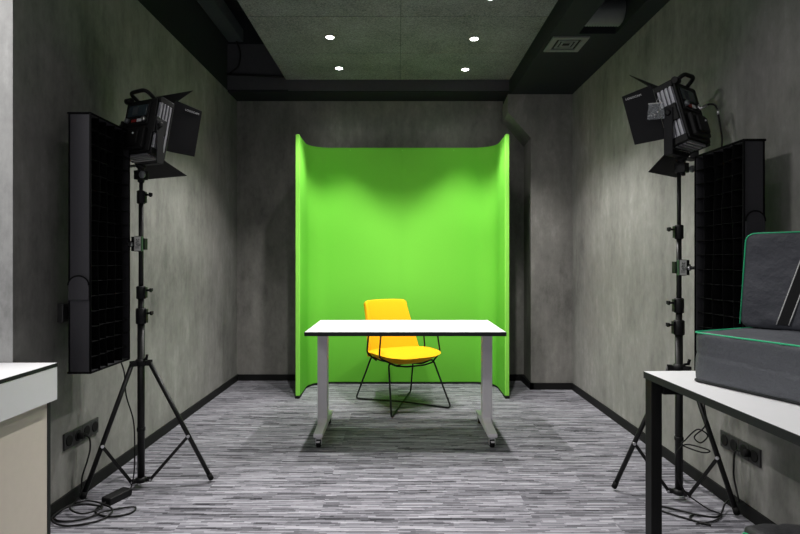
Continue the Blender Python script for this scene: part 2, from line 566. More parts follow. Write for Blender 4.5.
for k, sg in ((0, -1), (-1, 1)):
    x, y = mid[k]
    MB().prism([(x - 0.02, y - 0.02, 0.0), (x + 0.02, y - 0.02, 0.0), (x + 0.02, y + 0.10, 0.0), (x - 0.02, y + 0.10, 0.0)], (0, 0, 0.02)).build('foot', M['rubber'], t, True, 0.004)
for x in (-0.47, 0.04, 0.55):
    MB().cyl((x, syb - 0.004, 2.300), (x, syb + 0.002, 2.300), 0.006, 10).build('snap_fastener', M['lime'], t, True)

# ------------------------------------------------------------------ yellow chair
t = thing('lounge_chair', 'yellow upholstered low armchair with thin black wire frame behind the white table', 'chair', (0.033, 4.505, 0), R(29))
m = MB()
def plan(th, a, b, n):
    c, s_ = math.cos(th), math.sin(th)
    return a * math.copysign(abs(c) ** (2 / n), c), b * math.copysign(abs(s_) ** (2 / n), s_)
def seat_fn(top):
    def fn(u, v):
        th = 2 * math.pi * u
        x, y = plan(th, 0.281, 0.285, 3.2)
        w = 1 - 0.10 * (y > 0) * (y / 0.285)
        x *= v * w; y = y * v - 0.01
        r2 = v
        if top:
            z = 0.462 + 0.010 * r2 ** 3 - 0.018 * max(0, -y / 0.285) ** 3 - 0.012 * (1 - v ** 6) * 0 - 0.016 * v ** 10
            z -= 0.02 * max(0, y / 0.285)
        else:
            z = 0.452 - 0.100 * (1 - v ** 2.6) - 0.018 * max(0, -y / 0.285) ** 3
            z -= 0.02 * max(0, y / 0.285)
        return Vector((x, y, z))
    return fn
m.grid(lambda u, v: seat_fn(True)(u, max(v, 0.02)), 48, 14, close_u=True)
m.grid(lambda u, v: seat_fn(False)(u, max(v, 0.02)), 48, 14, close_u=True)
# close the rim between top and bottom
def rimring(u, v):
    a = seat_fn(True)(u, 1.0); b = seat_fn(False)(u, 1.0)
    o_ = Vector((a.x, a.y, 0)).normalized() * 0.006 * math.sin(math.pi * v)
    return a.lerp(b, v) + o_
m.grid(rimring, 48, 5, close_u=True)
m.build('seat', M['yellow'], t, weld=True)
m = MB()
def back_fn(u, v):
    s_ = u * 2 - 1
    hw = 0.268 - 0.058 * v ** 0.8
    z = 0.400 + 0.450 * v
    y = 0.215 + 0.125 * v + 0.03 * v * v
    # rounded top corners
    corner = max(0, abs(s_) - 0.86) / 0.14
    z -= 0.022 * corner ** 2 * (v ** 6)
    y -= (0.085 - 0.035 * v) * abs(s_) ** 2.2
    z += 0.004 * (1 - s_ * s_) * v
    return Vector((s_ * hw, y, z))
m.grid(back_fn, 25, 17)
m.build('backrest', M['yellow'], t, solid=0.040, off=-1, bevel=0.010, seg=3)
for sg in (1, -1):
    f0, f1 = (-0.277 * sg, 0.327, 0.008), (0.277 * sg, -0.327, 0.008)
    t0, t1 = (-0.209 * sg, 0.155, 0.398), (0.209 * sg, -0.155, 0.390)
    zo = 0.012 if sg > 0 else 0.0
    m0 = (0, 0, 0.342 + zo)
    f0 = (*f0[:2], 0.008); f1 = (*f1[:2], 0.008)
    c0 = (0, 0, 0.008 + zo)
    MB().tube(fillet([t0, f0, c0, f1, t1, (0.12 * sg, -0.13, 0.352), m0, (-0.12 * sg, 0.13, 0.352)], 0.035, 6, True), 0.0075, 8, True).build('leg_frame', M['rod'], t)
for sg in (-1, 1):
    pts = [(0.19 * sg, 0.10, 0.370), (0.286 * sg, 0.090, 0.440), (0.262 * sg, 0.090, 0.655), (0.262 * sg, -0.128, 0.655), (0.290 * sg, -0.145, 0.436), (0.17 * sg, -0.21, 0.372)]
    MB().tube(fillet(pts, 0.035, 6), 0.0072, 8).build('armrest', M['rod'], t)
MB().tube(fillet([(-0.17, -0.21, 0.372), (-0.08, -0.235, 0.362), (0.08, -0.235, 0.362), (0.17, -0.21, 0.372)], 0.03), 0.0072, 8).build('front_stretcher', M['rod'], t)

# ------------------------------------------------------------------ white rolling table
TZ = 0.755
t = thing('rolling_table', 'white rectangular table on two grey pedestal legs with castors, in the room centre', 'table', (0.047, 3.74, 0))
tx0, tx1, ty0, ty1 = -0.596, 0.690, 3.388, 4.09
top = MB().lim((tx0 + 0.002, ty0 + 0.002, TZ - 0.026), (tx1 - 0.002, ty1 - 0.002, TZ)).build('tabletop', M['white'], t, True, 0.0012)
def rim(x0, x1, y0, y1, za, zb, th):
    m = MB()
    m.lim((x0, y0, za), (x1, y0 + th, zb)).lim((x0, y1 - th, za), (x1, y1, zb))
    m.lim((x0, y0 + th, za), (x0 + th, y1 - th, zb)).lim((x1 - th, y0 + th, za), (x1, y1 - th, zb))
    return m
rim(tx0, tx1, ty0, ty1, TZ - 0.027, TZ - 0.0016, 0.002).build('edge_band', M['edge'], top, True)
MB().lim((-0.48, 3.70, 0.696), (0.57, 3.77, 0.728)).build('crossbeam', M['silver'], t, True, 0.004)
for lx, sg in ((-0.520, -1), (0.615, 1)):
    leg = MB().lim((lx - 0.0345, 3.665, 0.08), (lx + 0.0345, 3.735, 0.715)).build('leg', M['silver'], t, True, 0.006)
    sleeve = MB().lim((lx - 0.033, 3.667, 0.46), (lx + 0.033, 3.733, 0.70)).lim((lx - 0.032, 3.50, 0.716), (lx + 0.032, 3.98, 0.728))
    sleeve.build('top_bracket', M['silver'], leg, True, 0.003)
    for sy in (-0.02, 0.02):
        MB().cyl((lx + sy, 3.662, 0.705), (lx + sy, 3.668, 0.705), 0.005, 10).build('bolt', M['edge'], leg, True)
    ft = MB()
    zf = 0.070
    prof = [(3.42, zf), (3.98, zf), (3.98, zf + 0.026), (3.80, zf + 0.040), (3.735, zf + 0.060), (3.665, zf + 0.060), (3.61, zf + 0.040), (3.42, zf + 0.026)]
    fx = lx + 0.006 * -sg
    ft.prism([(fx - 0.030, y, z) for y, z in prof], (0.060, 0, 0))
    ft.build('foot', M['silver'], t, True, 0.005)
    for cy in (3.447, 3.955):
        w = thing  # castor built as one bracket with a wheel under it
        br = MB().cyl((fx, cy, zf), (fx, cy, 0.056), 0.012, 12)
        br.lim((fx - 0.018, cy - 0.012, 0.056), (fx + 0.018, cy + 0.020, 0.062))
        for sx in (-0.0185, 0.0185):
            br.lim((fx + sx - 0.002, cy - 0.008, 0.020), (fx + sx + 0.002, cy + 0.018, 0.058))
        c = br.build('castor', M['chrome'], t, True, 0.001)
        wh = MB().lathe([(0.010, -0.014), (0.024, -0.014), (0.0275, -0.009), (0.0275, 0.009), (0.024, 0.014), (0.010, 0.014)], (fx, cy + 0.006, 0.0277), 24, 'X')
        wh.build('wheel', M['rubber'], c, True)
        MB().lim((fx - 0.012, cy - 0.034, 0.040), (fx + 0.012, cy - 0.010, 0.047)).build('brake_pedal', M['silver'], c, True, 0.002)

# ------------------------------------------------------------------ light stands
def light_stand(c, feet, ztop, collars, hubz, label):
    cx, cy = c
    t = thing('light_stand', label, 'light stand', (cx, cy, 0), 0, 'tripod light stands')
    zl = collars[2][0]
    MB().cyl((cx, cy, 0.045), (cx, cy, zl), 0.0185, 20).build('lower_tube', M['stand'], t, True)
    MB().cyl((cx, cy, zl - 0.02), (cx, cy, collars[1][0]), 0.0155, 20).build('middle_tube', M['stand'], t, True)
    MB().cyl((cx, cy, collars[1][0] - 0.02), (cx, cy, collars[0][0]), 0.0125, 20).build('middle_tube', M['stand'], t, True)
    MB().cyl((cx, cy, collars[0][0] - 0.02), (cx, cy, ztop), 0.0098, 20).build('upper_tube', M['stand'], t, True)
    kd = 1 if cx < 0 else -1
    for (a, b), r in zip(collars, (0.021, 0.0235, 0.026)):
        co = MB().lathe([(r * 0.85, a), (r, a + 0.004), (r, b - 0.004), (r * 0.8, b)], (cx, cy, 0), 24)
        co.lim((cx + kd * r * 0.6, cy - 0.012, a + 0.006), (cx + kd * r * 1.25, cy + 0.012, b - 0.006))
        co = co.build('collar', M['housing'], t, True)
        zk = a + (b - a) * 0.68
        k = MB().cyl((cx + kd * r, cy, zk), (cx + kd * (r + 0.026), cy - 0.004, zk), 0.0055, 10)
        k.lathe([(0.004, -0.006), (0.011, -0.004), (0.011, 0.004), (0.004, 0.006)], (cx + kd * (r + 0.031), cy - 0.004, zk), 14, 'X')
        k.lim((cx + kd * (r + 0.028), cy - 0.018, zk - 0.006), (cx + kd * (r + 0.036), cy + 0.010, zk + 0.010))
        k.build('knob', M['rubber'], co, True)
    MB().lathe([(0.020, 0.30), (0.0215, 0.302), (0.0215, 0.318), (0.020, 0.32)], (cx, cy, 0), 20).build('ring', M['housing'], t, True)
    hub = MB().lathe([(0.024, hubz - 0.028), (0.031, hubz - 0.024), (0.031, hubz - 0.004), (0.022, hubz + 0.006)], (cx, cy, 0), 24)
    low = MB().lathe([(0.020, 0.028), (0.028, 0.030), (0.028, 0.050), (0.019, 0.056)], (cx, cy, 0), 24)
    dirs = []
    for f in feet:
        d = Vector((f[0] - cx, f[1] - cy, 0)); d.normalize(); dirs.append(d)
        p = Vector((cx, cy, hubz - 0.016)) + d * 0.042
        sd = Vector((-d.y, d.x, 0))
        for sg in (-1, 1):
            hub.box(p + sd * 0.015 * sg - d * 0.012, (0.046, 0.005, 0.026), Matrix.Rotation(math.atan2(d.y, d.x), 3, 'Z'))
            low.box(Vector((cx, cy, 0.04)) + d * 0.036 + sd * 0.010 * sg, (0.036, 0.004, 0.018), Matrix.Rotation(math.atan2(d.y, d.x), 3, 'Z'))
    hub.build('spreader_hub', M['housing'], t, True)
    low.build('lower_hub', M['housing'], t, True)
    k = MB().cyl((cx + 0.02, cy - 0.01, hubz + 0.004), (cx + 0.040, cy - 0.02, hubz + 0.010), 0.006, 10)
    k.cyl((cx + 0.036, cy - 0.018, hubz + 0.004), (cx + 0.042, cy - 0.021, hubz + 0.032), 0.007, 10)
    k.build('knob', M['rubber'], t, True)
    for f, d in zip(feet, dirs):
        a = Vector((cx, cy, hubz - 0.016)) + d * 0.044
        b = Vector((f[0], f[1], 0.014))
        leg = MB().tube([a, b], 0.0118, 14).build('leg', M['stand'], t, True)
        u = (b - a).normalized()
        MB().tube([b - u * 0.035, b - u * 0.004], [0.0138, 0.0138], 14).build('rubber_foot', M['rubber'], leg, True)
        jt = a.lerp(b, 0.62)
        sd = Vector((-d.y, d.x, 0))
        j = MB().cyl(jt - sd * 0.017, jt + sd * 0.017, 0.008, 12)
        j.build('joint', M['chrome'], leg, True)
        bs = Vector((cx, cy, 0.04)) + d * 0.048
        br = MB()
        q = (jt - bs)
        ang = math.atan2(d.y, d.x)
        pitch = math.atan2(q.z, Vector((q.x, q.y, 0)).length)
        br.box((jt + bs) / 2, (q.length + 0.012, 0.014, 0.016), Matrix.Rotation(ang, 3, 'Z') @ Matrix.Rotation(-pitch, 3, 'Y'))
        br.build('brace', M['stand'], t, True, 0.002)
        MB().cyl(bs - sd * 0.013, bs + sd * 0.013, 0.0055, 10).build('rivet', M['chrome'], t, True)
    return t

SL, SR = (-1.369, 2.84), (1.418, 2.69)
light_stand(SL, [(-1.015, 2.905), (-1.580, 2.668), (-1.505, 3.125)], 1.640,
            [(1.51, 1.58), (1.003, 1.072), (0.870, 0.955)], 0.678, 'black tripod light stand on the carpet by the left wall')
light_stand(SR, [(1.133, 2.800), (1.592, 2.500), (1.560, 2.975)], 1.652,
            [(1.316, 1.387), (0.943, 1.018), (0.832, 0.907)], 0.680, 'black tripod light stand on the carpet behind the right-hand white table')

# ------------------------------------------------------------------ LED panels with barn doors
def led_panel(loc, az, tilt, label, visible_side, fbd, fwd):
    """az: compass direction (deg from +X) of the beam, tilt: degrees downwards"""
    t = thing('studio_light', label, 'studio light', loc, R(az - 90), 'led studio lights with barn doors')
    PZ = 0.250
    T = Matrix.Translation((0, 0, PZ)) @ Matrix.Rotation(R(-tilt), 4, 'X') @ Matrix.Translation((0, fwd, 0))
    W, HH, D = 0.120, 0.160, 0.043
    def add(mb, name, mat, parent=t, **k):
        return mb.xf(T).build(name, mat, parent, **k)
    # housing: core box, corner caps, back plate
    b = MB().lim((-W + 0.012, -D, -HH + 0.006), (W - 0.012, D - 0.004, HH - 0.006))
    for sx in (-1, 1):
        for a, c in ((HH - 0.032, HH), (-HH, -HH + 0.034)):
            b.lim((sx * (W - 0.03), -D - 0.004, a), (sx * (W + 0.002), D, c))
    b.lim((-W, D - 0.006, HH - 0.012), (W, D, HH)).lim((-W, D - 0.006, -HH), (W, D, -HH + 0.012))
    b.lim((-W + 0.008, -D - 0.012, -HH + 0.012), (W - 0.008, -D, HH - 0.012))
    body = add(b, 'housing', M['housing'], bevel=0.004)
    for sx in (-1, 1):                                   # silver finned sides
        f = MB().lim((sx * (W - 0.014), -D + 0.002, -HH + 0.033), (sx * (W - 0.006), D - 0.008, HH - 0.031))
        for k in range(4):
            y = -D + 0.005 + k * 0.0195
            f.lim((sx * (W - 0.008), y, -HH + 0.033), (sx * (W + 0.003), y + 0.0125, HH - 0.031))
        add(f, 'heat_sink', M['fin'], bevel=0.0015)
    f = MB()                                             # silver finned underside
    for k in range(4):
        y = -D + 0.005 + k * 0.0195
        f.lim((-W + 0.034, y, -HH - 0.004), (W - 0.034, y + 0.0135, -HH + 0.010))
    add(f, 'heat_sink', M['fin'], bevel=0.0015)
    add(MB().lim((-W + 0.014, D - 0.004, -HH + 0.014), (W - 0.014, D + 0.001, HH - 0.014)), 'diffuser', M['tag'])
    # control face on the back
    yb = -D - 0.012
    ctl = add(MB().lim((-0.098, yb - 0.006, 0.0), (0.070, yb, 0.128)), 'control_panel', M['housing'], bevel=0.003)
    add(MB().lim((-0.085, yb - 0.0085, 0.052), (0.055, yb - 0.005, 0.116)), 'display', M['screen'], ctl, bevel=0.002)
    add(MB().lim((-0.050, yb - 0.0100, 0.062), (-0.010, yb - 0.008, 0.106)), 'display_icon', M['slate'], ctl)
    for kx in (-0.075, 0.050):
        add(MB().lathe([(0.004, 0.0), (0.013, -0.002), (0.014, -0.014), (0.010, -0.018)], (kx, yb - 0.005, 0.028), 18, 'Y'), 'knob', M['chrome'] if kx > 0 else M['dial'], ctl)
    add(MB().lim((-0.045, yb - 0.010, 0.018), (-0.012, yb - 0.005, 0.034)), 'button', M['red'], ctl)
    add(MB().lim((-0.006, yb - 0.010, 0.018), (0.027, yb - 0.005, 0.036)), 'button', M['letter'], ctl)
    pw = MB().lim((-0.080, yb - 0.022, -0.135), (0.080, yb + 0.002, -0.020)).lim((-0.050, yb - 0.036, -0.120), (0.050, yb - 0.020, -0.040))
    pw = add(pw, 'power_pack', M['housing'], bevel=0.005)
    add(MB().cyl((0.02, yb - 0.040, -0.06), (0.02, yb - 0.034, -0.06), 0.005, 10), 'indicator', M['letter'], pw)
    # carry handle over the top rear edge
    hp = [(-0.062, -D + 0.012, HH - 0.004), (-0.068, -D - 0.046, HH + 0.018), (0.052, -D - 0.046, HH + 0.024), (0.062, -D + 0.012, HH - 0.004)]
    hd = MB().tube(fillet(hp, 0.035, 6), 0.0105, 12)
    hd.cyl((-0.118, -D - 0.016, HH - 0.010), (-0.080, -D - 0.016, HH - 0.010), 0.017, 14)
    add(hd, 'handle', M['housing'])
    # barn doors
    yf = D + 0.004
    add(ringmb(0, 0, W, W - 0.016, 0, 0.006, HH, HH - 0.016).xf(Matrix.Translation((0, yf - 0.001, 0)) @ Matrix.Rotation(R(90), 4, 'X')), 'door_frame', M['leaf'])
    def leafm(hinge, out_dir, along, L, a0, a1, th=0.0022):
        """hinge centre, outward direction, direction along the hinge, length, half widths"""
        hinge, out_dir, along = Vector(hinge), Vector(out_dir).normalized(), Vector(along)
        nn = out_dir.cross(along).normalized() * th
        q = [hinge - along * a0, hinge - along * a0 + out_dir * 0.02 , hinge - along * a1 + out_dir * L, hinge + along * a1 + out_dir * L, hinge + along * a0 + out_dir * 0.02, hinge + along * a0]
        return MB().prism([p - nn / 2 for p in q], nn), hinge, out_dir, along, nn
    fl = R(30)
    for sx in (-1, 1):
        mb, hg, od, al, nn = leafm((sx * W, yf, 0.036), (sx * math.sin(fl), math.cos(fl), 0), (0, 0, 1), 0.145, 0.146, 0.134)
        lf = add(mb, 'barn_door', M['leaf'])
        if sx == visible_side:
            out = Vector((sx * math.cos(fl), -math.sin(fl), 0))          # outer face normal
            xa = od if sx > 0 else -od                                    # reading direction
            pos = hg + od * 0.094 + Vector((0, 0, 0.112)) + out * 0.0018
            mt = Matrix((( xa.x, 0, out.x, pos.x), (xa.y, 0, out.y, pos.y), (xa.z, 1, out.z, pos.z), (0, 0, 0, 1)))
            text_mesh('LOGOCAM', 0.0150, M['letter'], 'lettering', lf, T @ mt)
    ft = R(56)
    mb, *_ = leafm((0, yf, HH), (0, math.cos(ft), math.sin(ft)), (1, 0, 0), 0.145, 0.112, 0.145)
    add(mb, 'barn_door', M['leaf'])
    fb = R(fbd)
    mb, *_ = leafm((0, yf, -HH), (0, math.cos(fb), -math.sin(fb)), (1, 0, 0), 0.145, 0.112, 0.145)
    add(mb, 'barn_door', M['leaf'])
    # yoke
    yw = W + 0.017
    yk = MB()
    yk.lim((-yw, -0.022, 0.045), (yw, 0.022, 0.051))
    for sx in (-1, 1):
        yk.lim((sx * yw - 0.003, -0.022, 0.045), (sx * yw + 0.003, 0.022, PZ + 0.024))
    yk = yk.build('yoke', M['leaf'], t, bevel=0.004)
    for sx in (-1, 1):
        k = MB().lathe([(0.006, 0.0), (0.014, 0.001), (0.014, 0.008), (0.008, 0.011)], (0, 0, 0), 20, 'X')
        if sx < 0: k.xf(Matrix.Rotation(R(180), 4, 'Z'))
        k.xf(Matrix.Translation((sx * (yw + 0.002), 0, PZ)))
        k.build('tilt_knob', M['housing'], yk)
        add(MB().lim((sx * (W - 0.004), -0.040 - fwd * 0.6, -0.045), (sx * (yw - 0.004), 0.036 - fwd * 0.6, 0.038)), 'pivot_plate', M['housing'], bevel=0.003)
    sp = MB().lathe([(0.014, -0.045), (0.017, -0.042), (0.017, 0.030), (0.024, 0.034), (0.024, 0.045)], (0, 0, 0), 20)
    sp.lim((-0.024, -0.026, -0.030), (0.024, 0.026, 0.018))
    sp = sp.build('spigot', M['housing'], t, bevel=0.002)
    k = MB().cyl((0.02, -0.012, -0.010), (0.050, -0.030, -0.010), 0.006, 10)
    k.lathe([(0.010, -0.008), (0.019, -0.006), (0.019, 0.006), (0.010, 0.008)], (0, 0, 0), 18, 'X') if False else None
    k.build('lock_screw', M['chrome'], sp)
    kb = MB().lathe([(0.010, -0.008), (0.018, -0.006), (0.018, 0.006), (0.010, 0.008)], (0, 0, 0), 18, 'Y')
    kb.xf(Matrix.Translation((0.044, -0.030, -0.010)))
    kb.build('lock_knob', M['dial'], sp)
    return t, T
ledL, _ = led_panel((SL[0], SL[1], 1.668), 66, 12, 'black studio light with barn doors on the left-hand tripod stand', 1, 16, 0.036)
ledR, TR = led_panel((SR[0] + 0.014, SR[1], 1.680), 127, 15, 'black studio light with barn doors on the right-hand tripod stand', -1, 35, 0.0)

# small clear pouch hanging from the right light's barn door frame
t = thing('plastic_pouch', 'small clear plastic pouch of screws hanging on the right-hand studio light', 'pouch', (1.268, 2.62, 1.98))
def pouch_fn(u, v):
    x = (u - 0.5) * 0.066 * (1 + 0.2 * (1 - v))
    z = -0.078 + 0.078 * v
    bul = 0.010 * math.sin(math.pi * u) * math.sin(math.pi * min(1, v * 1.1))
    return x, bul + 0.004 * math.sin(17 * u + 9 * v), z
pm_ = MB()
pm_.grid(lambda u, v: Vector((pouch_fn(u, v)[0], pouch_fn(u, v)[1] + 0.001, pouch_fn(u, v)[2])), 14, 12)
pm_.grid(lambda u, v: Vector((pouch_fn(u, v)[0], -pouch_fn(u, v)[1] - 0.001, pouch_fn(u, v)[2])), 14, 12)
pm_.xf(Matrix.Rotation(R(-20), 4, 'Z')).build('bag_film', M['pouch'], t)
MB().lim((-0.034, -0.002, -0.003), (0.034, 0.002, 0.003)).xf(Matrix.Rotation(R(-20), 4, 'Z')).build('zip_seal', M['stitch'], t)
sc_ = MB()
for k in range(7):
    x = random.uniform(-0.025, 0.025); z = -0.068 + random.random() * 0.025
    sc_.cyl((x, 0, z), (x + random.uniform(-0.015, 0.015), 0.004, z + random.uniform(-0.004, 0.014)), 0.0032, 8)
sc_.xf(Matrix.Rotation(R(-20), 4, 'Z')).build('screws', M['chrome'], t)
MB().tube(spline([(0, 0, 0), (0.012, 0.012, 0.02), (0.03, 0.035, 0.04)], 5), 0.0015, 6).build('hang_loop', M['stitch'], t)

# ------------------------------------------------------------------ strip softboxes
def softbox(xf_, xb, y0, y1, z0, z1, fz, label):
    """grid face at x = xf_, back at x = xb"""
    sg = 1 if xf_ > xb else -1
    t = thing('strip_softbox', label, 'softbox', ((xf_ + xb) / 2, (y0 + y1) / 2, z0), 0, 'strip softboxes with grids')
    dp = 0.066
    th = 0.006
    m = MB()
    m.lim((xb, y0, z0), (xb + sg * 0.012, y1, z1))
    for a, b in (((xb, y0, z0), (xf_, y0 + th, z1)), ((xb, y1 - th, z0), (xf_, y1, z1)),
                 ((xb, y0, z0), (xf_, y1, z0 + th)), ((xb, y0, z1 - th), (xf_, y1, z1))):
        m.lim(a, b)
    # diffuser sheet behind the grid
    m.lim((xf_ - sg * (dp + 0.014), y0 + 0.004, z0 + 0.004), (xf_ - sg * (dp + 0.008), y1 - 0.004, z1 - 0.004))
    shell = m.build('shell', M['soft'], t, True, 0.004)
    rim_ = MB()
    zz = [z0, z1]
    rim_.tube([(xf_, y0, z0), (xf_, y0, z1)], 0.005, 8).tube([(xf_, y1, z0), (xf_, y1, z1)], 0.005, 8)
    rim_.tube([(xf_, y0, z0), (xf_, y1, z0)], 0.005, 8).tube([(xf_, y0, z1), (xf_, y1, z1)], 0.005, 8)
    rim_.tube([(xb, y0, z1), (xb, y1, z1)], 0.005, 8).tube([(xb, y0, z0), (xb, y1, z0)], 0.005, 8)
    rim_.tube([(xf_, y0, z1), (xb, y0, z1)], 0.005, 8).tube([(xf_, y0, z0), (xb, y0, z0)], 0.005, 8)
    rim_.build('rim_piping', M['grid'], t, True)
    g = MB()
    NY, NZ = 5, 17
    def bow(y, z):   # the loose fabric grid bows a little
        return sg * (0.010 * math.sin(7.1 * z + 21 * y) * 0.4 + 0.005 * noise.noise(Vector((y * 9, z * 6, 1.7 * sg))))
    def strip(p, n_):
        for i in range(n_):
            pass
    def strip_yz(a, b, nseg):
        rows = []
        for i in range(nseg + 1):
            q = Vector(a).lerp(Vector(b), i / nseg)
            bx = bow(q.y, q.z)
            wob = 0.003 * noise.noise(Vector((q.y * 23, q.z * 23, 4.0)))
            hz = abs(b[2] - a[2]) < 1e-6
            o1 = Vector((0, 0, wob)) if hz else Vector((0, wob, 0))
            rows.append((Vector((xf_ + bx, q.y, q.z)) + o1, Vector((xf_ - sg * dp, q.y, q.z))))
        vs = [(g.bm.verts.new(p), g.bm.verts.new(q)) for p, q in rows]
        for i in range(nseg):
            g.bm.faces.new((vs[i][0], vs[i + 1][0], vs[i + 1][1], vs[i][1]))
    for i in range(1, NY):
        y = y0 + (y1 - y0) * i / NY
        strip_yz((0, y, z0 + 0.004), (0, y, z1 - 0.004), NZ * 2)
    for i in range(1, NZ):
        z = z0 + (z1 - z0) * i / NZ
        strip_yz((0, y0 + 0.004, z), (0, y1 - 0.004, z), NY * 2)
    g.build('grid', M['grid'], t, True, solid=0.0016, off=0)
    # rounded access flap on the near side and its seam
    fx = (xf_ + xb) / 2
    hw = abs(xf_ - xb) / 2 - 0.004
    pts = [(fx - hw, fz), (fx + hw, fz)] + [(fx + hw * math.cos(R(a)), fz + 0.068 + 0.043 * math.sin(R(a))) for a in range(0, 181, 15)]
    MB().prism([(x, y0 - 0.001, z) for x, z in pts], (0, -0.006, 0)).build('flap', M['soft'], shell, True, 0.002)
    MB().tube([(x, y0 - 0.006, z) for x, z in pts[2:]], 0.0035, 6).build('flap_piping', M['grid'], shell, True)
    MB().cyl((xb + sg * 0.0, (y0 + y1) / 2, (z0 + z1) / 2), (xb - sg * 0.03, (y0 + y1) / 2, (z0 + z1) / 2), 0.045, 20).build('mounting_ring', M['housing'], t, True)
    return t
softbox(-1.420, -1.523, 2.46, 2.815, 0.688, 1.888, 1.025, 'tall black strip softbox with fabric grid beside the left wall')
softbox(1.427, 1.516, 2.20, 2.557, 0.560, 1.704, 1.30, 'tall black strip softbox with fabric grid behind the grey bags on the right')

# clamps that hold the softboxes on the stands
def clamp(c, z, sg, ysoft, xsoft, label):
    """sg: -1 = softbox on the left of the stand"""
    t = thing('stand_clamp', label, 'clamp', (c[0], c[1], z), 0, 'clamps on the light stands')
    body = MB().lim((-0.019, -0.038, -0.040), (0.019, -0.016, 0.040)).lim((-0.026, -0.016, -0.030), (-0.0165, 0.020, 0.030)).lim((0.0165, -0.016, -0.030), (0.026, 0.020, 0.030))
    body.build('jaw', M['housing'], t, bevel=0.002)
    lab = MB().lim((-0.017, -0.0400, -0.037), (0.017, -0.0382, 0.037)).build('label_plate', M['tag'], t)
    mt = Matrix.Translation((0, -0.0405, 0)) @ Matrix.Rotation(R(90), 4, 'X') @ Matrix.Rotation(R(90 * (1 if sg > 0 else 1)), 4, 'Z')
    text_mesh('light', 0.030, M['ink'], 'lettering', lab, mt)
    MB().lim((sg * -0.0212, -0.040, -0.038), (sg * -0.0192, -0.020, 0.038)).build('edge_strip', M['darkgreen'], t)
    arm = MB().cyl((sg * 0.026, -0.010, 0), (sg * 0.048, -0.018, 0.0), 0.016, 16)
    arm.lim((sg * 0.026, -0.020, -0.038), (sg * 0.042, 0.006, -0.010)).lim((sg * 0.026, -0.020, 0.010), (sg * 0.042, 0.006, 0.038))
    arm.tube([(sg * 0.042, -0.018, -0.002), (xsoft - c[0], ysoft - c[1] + 0.004, 0.0)], 0.008, 10)
    arm.build('arm', M['housing'], t)
    k = MB().lathe([(0.006, -0.010), (0.012, -0.007), (0.012, 0.007), (0.006, 0.010)], (sg * 0.036, -0.034, -0.002), 16, 'Y')
    k.build('knob', M['chrome'], t)
    return t
clamp(SL, 1.2 + (262 - 244) * 2.84 / 533, -1, 2.81, -1.435, 'white-labelled clamp halfway up the left-hand light stand')
clamp(SR, 1.2 + (262 - 267.5) * 2.69 / 533, 1, 2.553, 1.435, 'white-labelled clamp halfway up the right-hand light stand')

# ------------------------------------------------------------------ wall sockets and switch
def socket(x, sg, yc, zc, plugged, label):
    """sg: +1 = faces +X"""
    t = thing('power_socket', label, 'socket', (x, yc, zc), 0, 'quad wall sockets')
    W, hh = 0.148, 0.041
    MB().lim((0, -W, -hh), (sg * 0.010, W, hh)).build('face_plate', M['plate'], t, bevel=0.003)
    for i in range(4):
        y = -W + W / 4 + i * W / 2
        ins = MB().lathe([(0.0215, 0.0085), (0.0265, 0.0085), (0.0275, 0.0125), (0.0215, 0.0125)], (0, 0, 0), 24, 'X')
        ins.lathe([(0.0005, 0.0085), (0.0215, 0.0085), (0.0215, 0.0098), (0.0005, 0.0098)], (0, 0, 0), 24, 'X')
        if sg < 0: ins.xf(Matrix.Rotation(R(180), 4, 'Z'))
        ins = ins.xf(Matrix.Translation((0, y, 0))).build('outlet', M['rubber'], t)
        for dy in (-0.0095, 0.0095):
            MB().cyl((sg * 0.0095, y + dy, 0), (sg * 0.0102, y + dy, 0), 0.0028, 8).build('pin_hole', M['void'], ins)
        if i < 3:
            MB().lim((sg * 0.0095, y + W / 4 - 0.001, -hh + 0.003), (sg * 0.0106, y + W / 4 + 0.001, hh - 0.003)).build('divider', M['void'], t)
    return t
socket(XL, 1, 2.74, 0.320, 0, 'black four-gang wall socket low on the left concrete wall')
socket(XR, -1, 2.555, 0.310, 0, 'black four-gang wall socket on the right wall under the white table')
t = thing('wall_switch', 'small black switch box on the left wall behind the strip softbox', 'switch', (XL, 2.60, 0.955))
MB().lim((0, -0.052, -0.045), (0.030, 0.052, 0.045)).build('switch_box', M['plate'], t, bevel=0.004)
MB().lim((0.030, -0.030, -0.030), (0.034, 0.030, 0.030)).build('rocker', M['rubber'], t, bevel=0.002)

# ------------------------------------------------------------------ cables and adapter on the left
t = thing('power_adapter', 'black power adapter brick lying on the carpet with tangled cord, left of the tripod', 'power adapter', (-1.418, 2.69, 0))
ad = MB().box((0, 0, 0.019), (0.135, 0.060, 0.036), Euler((0, 0, R(70))))
ad.build('adapter_body', M['housing'], t, bevel=0.006, seg=3)
cr = 0.0042
coil = [(-1.440, 2.625, 0.016), (-1.455, 2.58, 0.010), (-1.43, 2.53, 0.006), (-1.34, 2.50, 0.006), (-1.27, 2.54, 0.006), (-1.29, 2.60, 0.006), (-1.40, 2.545, 0.009),
        (-1.46, 2.47, 0.007), (-1.55, 2.455, 0.006), (-1.612, 2.50, 0.006), (-1.612, 2.60, 0.008), (-1.55, 2.655, 0.010), (-1.44, 2.60, 0.020), (-1.36, 2.54, 0.016), (-1.38, 2.46, 0.007),
        (-1.50, 2.41, 0.007), (-1.60, 2.46, 0.013), (-1.60, 2.57, 0.016), (-1.52, 2.60, 0.018), (-1.42, 2.56, 0.020), (-1.48, 2.50, 0.020), (-1.57, 2.55, 0.022), (-1.59, 2.64, 0.022),
        (-1.598, 2.69, 0.05), (-1.600, 2.70, 0.11), (-1.588, 2.722, 0.18), (-1.580, 2.735, 0.24), (-1.583, 2.735, 0.295), (-1.600, 2.725, 0.315)]
